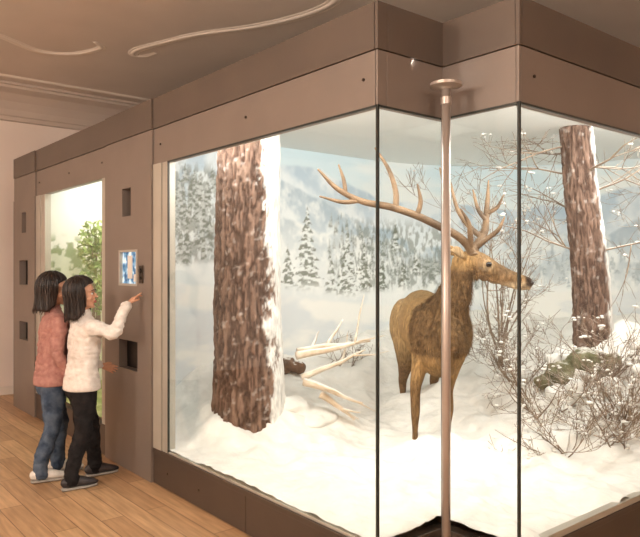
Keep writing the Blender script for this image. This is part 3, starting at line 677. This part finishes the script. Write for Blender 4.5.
def girl(name,loc,rz,sc,top,legs,shoes,head,turn,tilt,arms,feet,hairlen,hands,seed):
    G=empty(name,loc,rz); G.scale=(sc,sc,sc)
    rng=np.random.RandomState(seed)
    mb=MB(); 
    mb.loft([(0,0,.70,.095,.078),(0,-.005,.66,.108,.086),(0,-.008,.60,.118,.096),(0,0,.56,.09,.08)],seg=20)
    for sx,(fx,fy) in ((1,feet[0]),(-1,feet[1])):
        hx=.060*sx; kx=hx*.45+fx*.55; ky=fy*.55+.025
        mb.loft([(hx,-.005,.62,.064,.080),(hx*.8+kx*.2,ky*.25,.53,.068,.078),(kx*.6+hx*.4,ky*.65,.42,.057,.062),(kx,ky,.34,.049,.053),((kx+fx)/2,(ky+fy)/2-.012,.22,.046,.052),(fx,fy-.012,.11,.041,.045),(fx,fy-.01,.055,.045,.050)],seg=18)
    fold=lambda co,no:((fbm(co*np.array([1,1,1.8]),11,3,seed)-.5)*.022+(np.abs(fbm(co*np.array([1,1,2.2]),20,2,seed+1)-.5)-.1)*.016)*ss(.62,.5,co[:,2])
    obj('trousers',mb,legs,G,smooth=True,voxel=.0065,smiter=2,disp=fold)
    mb=MB(); hx,hy,hz=head
    mb.loft([(0,0,.622,.02,.02),(0,0,.612,.125,.100),(0,0,.618,.139,.116),(0,0,.66,.139,.114),(0,.0,.74,.124,.099),(0,.008,.82,.118,.095),(0,.015,.93,.130,.102),(0,.015,1.0,.138,.094),(0,.012,1.045,.115,.078),(hx*.5,.008,1.08,.062,.058),(hx*.6,.006,1.10,.050,.050)],seg=28,sub=3)
    for sx,(sh,el,wr) in ((1,arms[0]),(-1,arms[1])):
        inner=(sh[0]*.6,sh[1],sh[2]-.01)
        m1=[(sh[i]+el[i])/2 for i in range(3)]; m2=[(el[i]+wr[i])/2 for i in range(3)]
        mb.loft([(*inner,.052),(*sh,.052),(*m1,.043),(*el,.040),(*m2,.037),(*wr,.031)],side=None,seg=16)
    fold2=lambda co,no:((fbm(co*np.array([1,1,1.6]),13,3,seed+3)-.5)*.024+(np.abs(fbm(co*np.array([1,1,2]),18,2,seed+5)-.5)-.1)*.022)*(.25+.75*ss(.63,.70,co[:,2]))
    obj('sweater',mb,top,G,smooth=True,voxel=.006,smiter=2,disp=fold2)
    mb=MB(); ms=MB()
    for sx,(fx,fy) in ((1,feet[0]),(-1,feet[1])):
        mb.loft([(fx,fy-.055,.05,.026,.030),(fx,fy-.02,.052,.034,.042),(fx,fy+.03,.048,.036,.036),(fx+sx*.003,fy+.08,.038,.040,.027),(fx+sx*.002,fy+.125,.030,.034,.019),(fx,fy+.145,.026,.020,.013)],side=(1,0,0),seg=18)
        mb.loft([(fx,fy-.015,.05,.036,.042),(fx,fy-.012,.095,.035,.040)],seg=14)
        ms.loft([(fx,fy-.065,.010,.028,.010),(fx,fy-.02,.010,.035,.010),(fx,fy+.03,.010,.036,.010),(fx+sx*.003,fy+.085,.010,.042,.010),(fx,fy+.14,.011,.030,.010)],side=(1,0,0),seg=14)
    obj('shoes',mb,shoes,G,smooth=True,voxel=.005,smiter=2); obj('soles',ms,M['sole'],G,smooth=True)
    hm=Matrix.Translation(head)@Matrix.Rotation(turn,4,'Z')@Matrix.Rotation(tilt,4,'X')
    h=MB()
    h.ball((0,-.008,.024),(.068,.086,.078)); h.ball((0,.020,-.022),(.055,.060,.066)); h.ball((0,.030,-.062),(.036,.042,.034)); h.ball((0,.062,-.082),(.018,.015,.013))
    for sx in(-1,1):
        h.ball((sx*.032,.050,-.030),(.022,.022,.022)); h.ball((sx*.069,-.002,-.010),(.009,.017,.027),Matrix.Rotation(sx*.3,3,'Z'))
        h.ball((sx*.026,.068,.018),(.02,.012,.007))
    h.loft([(0,.076,.008,.007,.006),(0,.087,-.010,.009,.008),(0,.094,-.022,.012,.009)],seg=10)
    h.ball((0,.076,-.047),(.020,.010,.006)); h.ball((0,.074,-.057),(.017,.010,.006))
    hh=MB(); hh.add(h,hm)
    n0=hm@Vector((0,-.018,-.05)); hh.loft([(0,.0,1.06,.045,.045),(hx*.6,.0,1.10,.042,.042),(n0[0],n0[1],n0[2],.040,.042)],seg=16)
    obj('head',hh,M['skin'],G,smooth=True,voxel=.0045,smiter=3)
    e=MB(); [e.ball((sx*.027,.0715,.0),(.0125,.008,.0075),seg=12,rings=8) for sx in(-1,1)]; ee=MB(); ee.add(e,hm); obj('eye_whites',ee,M['eyewhite'],G,smooth=True)
    e=MB()
    for sx in(-1,1):
        e.ball((sx*.027,.0775,.0),(.0055,.004,.006),seg=10,rings=8); e.loft([(sx*.012,.082,.020,.002),(sx*.026,.083,.024,.0028),(sx*.043,.072,.019,.0015)],side=None,seg=6); e.loft([(sx*.014,.077,.006,.0012),(sx*.027,.081,.0085,.0016),(sx*.041,.072,.005,.0012)],side=None,seg=6)
    ee=MB(); ee.add(e,hm); obj('irises_brows',ee,M['eye'],G,smooth=True)
    e=MB(); e.loft([(-.020,.078,-.051,.002),(-.008,.0855,-.049,.0042),(0,.087,-.0505,.0036),(.008,.0855,-.049,.0042),(.020,.078,-.051,.002)],side=None,seg=8)
    e.loft([(-.016,.078,-.056,.002),(0,.0855,-.0575,.0045),(.016,.078,-.056,.002)],side=None,seg=8); ee=MB(); ee.add(e,hm); obj('lips',ee,M['lip'],G,smooth=True)
    hb=MB(); C=np.array([0,-.012,.024]); 
    def hairpt(az,t,off=0.0):
        sa,ca=math.sin(az),math.cos(az); rx,ry,rz_=.077+off,.096+off,.089+off
        if t<.5:
            th=t/.5*math.radians(95); return np.array([rx*math.sin(th)*sa, ry*math.sin(th)*ca, rz_*math.cos(th)])+C
        q=(t-.5)/.5; inw=1-.14*math.sin(q*1.6)+.10*max(0,q-.5); back=max(0,-ca)
        return np.array([rx*sa*inw, ry*ca*inw-.012*q*back, -.008-q*hairlen])+C
    for az in np.linspace(0,2*math.pi,64,endpoint=False):
        d=min(az,2*math.pi-az); face=d<math.radians(66)
        tm=1.0-.12*ss(math.radians(95),math.radians(70),d)
        if face: tm=.29+.12*(d/math.radians(66))**3
        pts=[]
        for t in np.linspace(0.02,tm,12 if not face else 6): pts.append((*hairpt(az,t,-.004),.011 if t>.1 else .006))
        hb.loft(pts,side=None,seg=8,sub=1)
    hs=MB(); hs.add(hb,hm); 
    obj('hair_mass',hs,M['hair'],G,smooth=True,voxel=.006,smiter=2)
    hb=MB()
    for k in range(460):
        az=rng.uniform(0,2*math.pi); d=min(az,2*math.pi-az); face=d<math.radians(62)
        tm=rng.uniform(.88,1.10)-.12*float(ss(math.radians(95),math.radians(70),d))
        if face: tm=(.30+.12*(d/math.radians(62))**3)*rng.uniform(.85,1.05)
        o=rng.uniform(-.002,.009); w=rng.normal(0,.06); pts=[]
        for t in np.linspace(.03,tm,9):
            pp=hairpt(az+w*t+.05*math.sin(t*9+k),t,o+.004*math.sin(t*7+k)); pts.append((*pp,.0034*(1-.6*(t/tm)**3)))
        hb.loft(pts,side=None,seg=5,sub=2,cap=False)
    hs=MB(); hs.add(hb,hm); obj('hair_strands',hs,M['hair'],G,smooth=True)
    hd=MB()
    for (sh,el,wr),(src,d,nrm) in zip(arms,hands):
        w=Vector(wr)+Vector(d).normalized()*.018
        place(hd,src,w,d,nrm)
    obj('hands',hd,M['skin'],G,smooth=True,voxel=.0028,smiter=2)
    return G
point=handmesh([.05,.35,.7,.9],thumb=.005); relax=handmesh([.25,.3,.35,.4])
wr=(.165,.235,1.16); tip=Vector((.150,.335,1.245))
girl('girl',(-2.39,-.36,0),0,1.0,M['white_knit'],M['black_cloth'],M['shoe_dark'],(.01,-.005,1.232),math.radians(-34),math.radians(4),
     [((.135,.02,1.025),(.20,.13,.985),wr),((-.135,.02,1.025),(-.175,.06,.83),(-.14,.17,.74))],
     [(.10,-.09),(-.09,.13)],.165,
     [(point,tip-Vector(wr),(0,-.75,.65)),(relax,(.15,.8,-.3),(-1,0,.2))],3)
girl('girl',(-2.64,-.47,0),math.radians(-8),1.02,M['pink_knit'],M['denim'],M['shoe_white'],(0,.01,1.232),math.radians(-20),math.radians(-4),
     [((.135,.02,1.025),(.17,.0,.83),(.14,.09,.67)),((-.135,.02,1.025),(-.18,.0,.83),(-.14,.12,.72))],
     [(.08,-.07),(-.08,.06)],.15,
     [(relax,(-.1,.4,-.8),(.9,.1,.1)),(relax,(.15,.6,-.6),(-1,0,.2))],8)

# ================================================================ LIGHTS
def area(name,loc,sx,sy,power,color,rot=(0,0,0),spread=180):
    l=bpy.data.lights.new(name,'AREA'); l.shape='RECTANGLE'; l.size=sx; l.size_y=sy; l.energy=power; l.color=color; l.spread=math.radians(spread)
    o=bpy.data.objects.new(name,l); o.location=loc; o.rotation_euler=rot; scene.collection.objects.link(o); return o
W=(1.0,.985,.955)
area('diorama_lamp',(-1.1,.24,2.36),2.2,.16,37,W,(math.radians(66),0,0))
area('diorama_lamp.001',(.20,2.0,2.36),.16,2.8,60,W,(0,math.radians(62),0))
area('diorama_lamp.002',(-3.65,.26,2.36),1.2,.16,24,(1,.98,.92),(math.radians(40),0,0))
def fill_globe(x,y,z,p):  # unseen pendant added behind the camera to light the room
    e=empty('added_pendant')
    mb=MB(); mb.ball((x,y,z),.14); g=obj('fill_globe',mb,M['fillglass'],e,smooth=True)
    mb=MB(); mb.loft([(x,y,z+.13,.008),(x,y,ZC,.008)],seg=8,sub=1,cap=False); mb.loft([(x,y,ZC-.03,.05),(x,y,ZC,.06)],seg=20,sub=1,cap=False); obj('stem',mb,M['screw'],e)
    for nm,dz,f in (('fill_down',-.34,.56),('fill_up',.24,.46)):  # added fill lights outside the glass; the upper one brightens the ceiling
        l=bpy.data.lights.new(nm,'POINT'); l.energy=p*f; l.color=(1,.92,.82); l.shadow_soft_size=.12
        o=bpy.data.objects.new(nm,l); o.location=(x,y,z+dz); o.parent=e; scene.collection.objects.link(o)
fill_globe(.8,-3.6,2.75,205); fill_globe(4.2,-1.5,2.75,155); fill_globe(-1.2,-5.0,2.75,235)
w=bpy.data.worlds.new('world'); scene.world=w; w.use_nodes=True; w.node_tree.nodes['Background'].inputs[0].default_value=(.9,.75,.6,1); w.node_tree.nodes['Background'].inputs[1].default_value=.2

# ================================================================ CAMERA
cd=bpy.data.cameras.new('camera'); cd.lens=37.86; cd.sensor_width=36; cd.sensor_fit='HORIZONTAL'; cd.clip_start=.05
co=bpy.data.objects.new('camera',cd); co.location=(2.0,-1.948,1.4); co.rotation_euler=(math.radians(90),0,math.radians(50.64)); scene.collection.objects.link(co); scene.camera=co
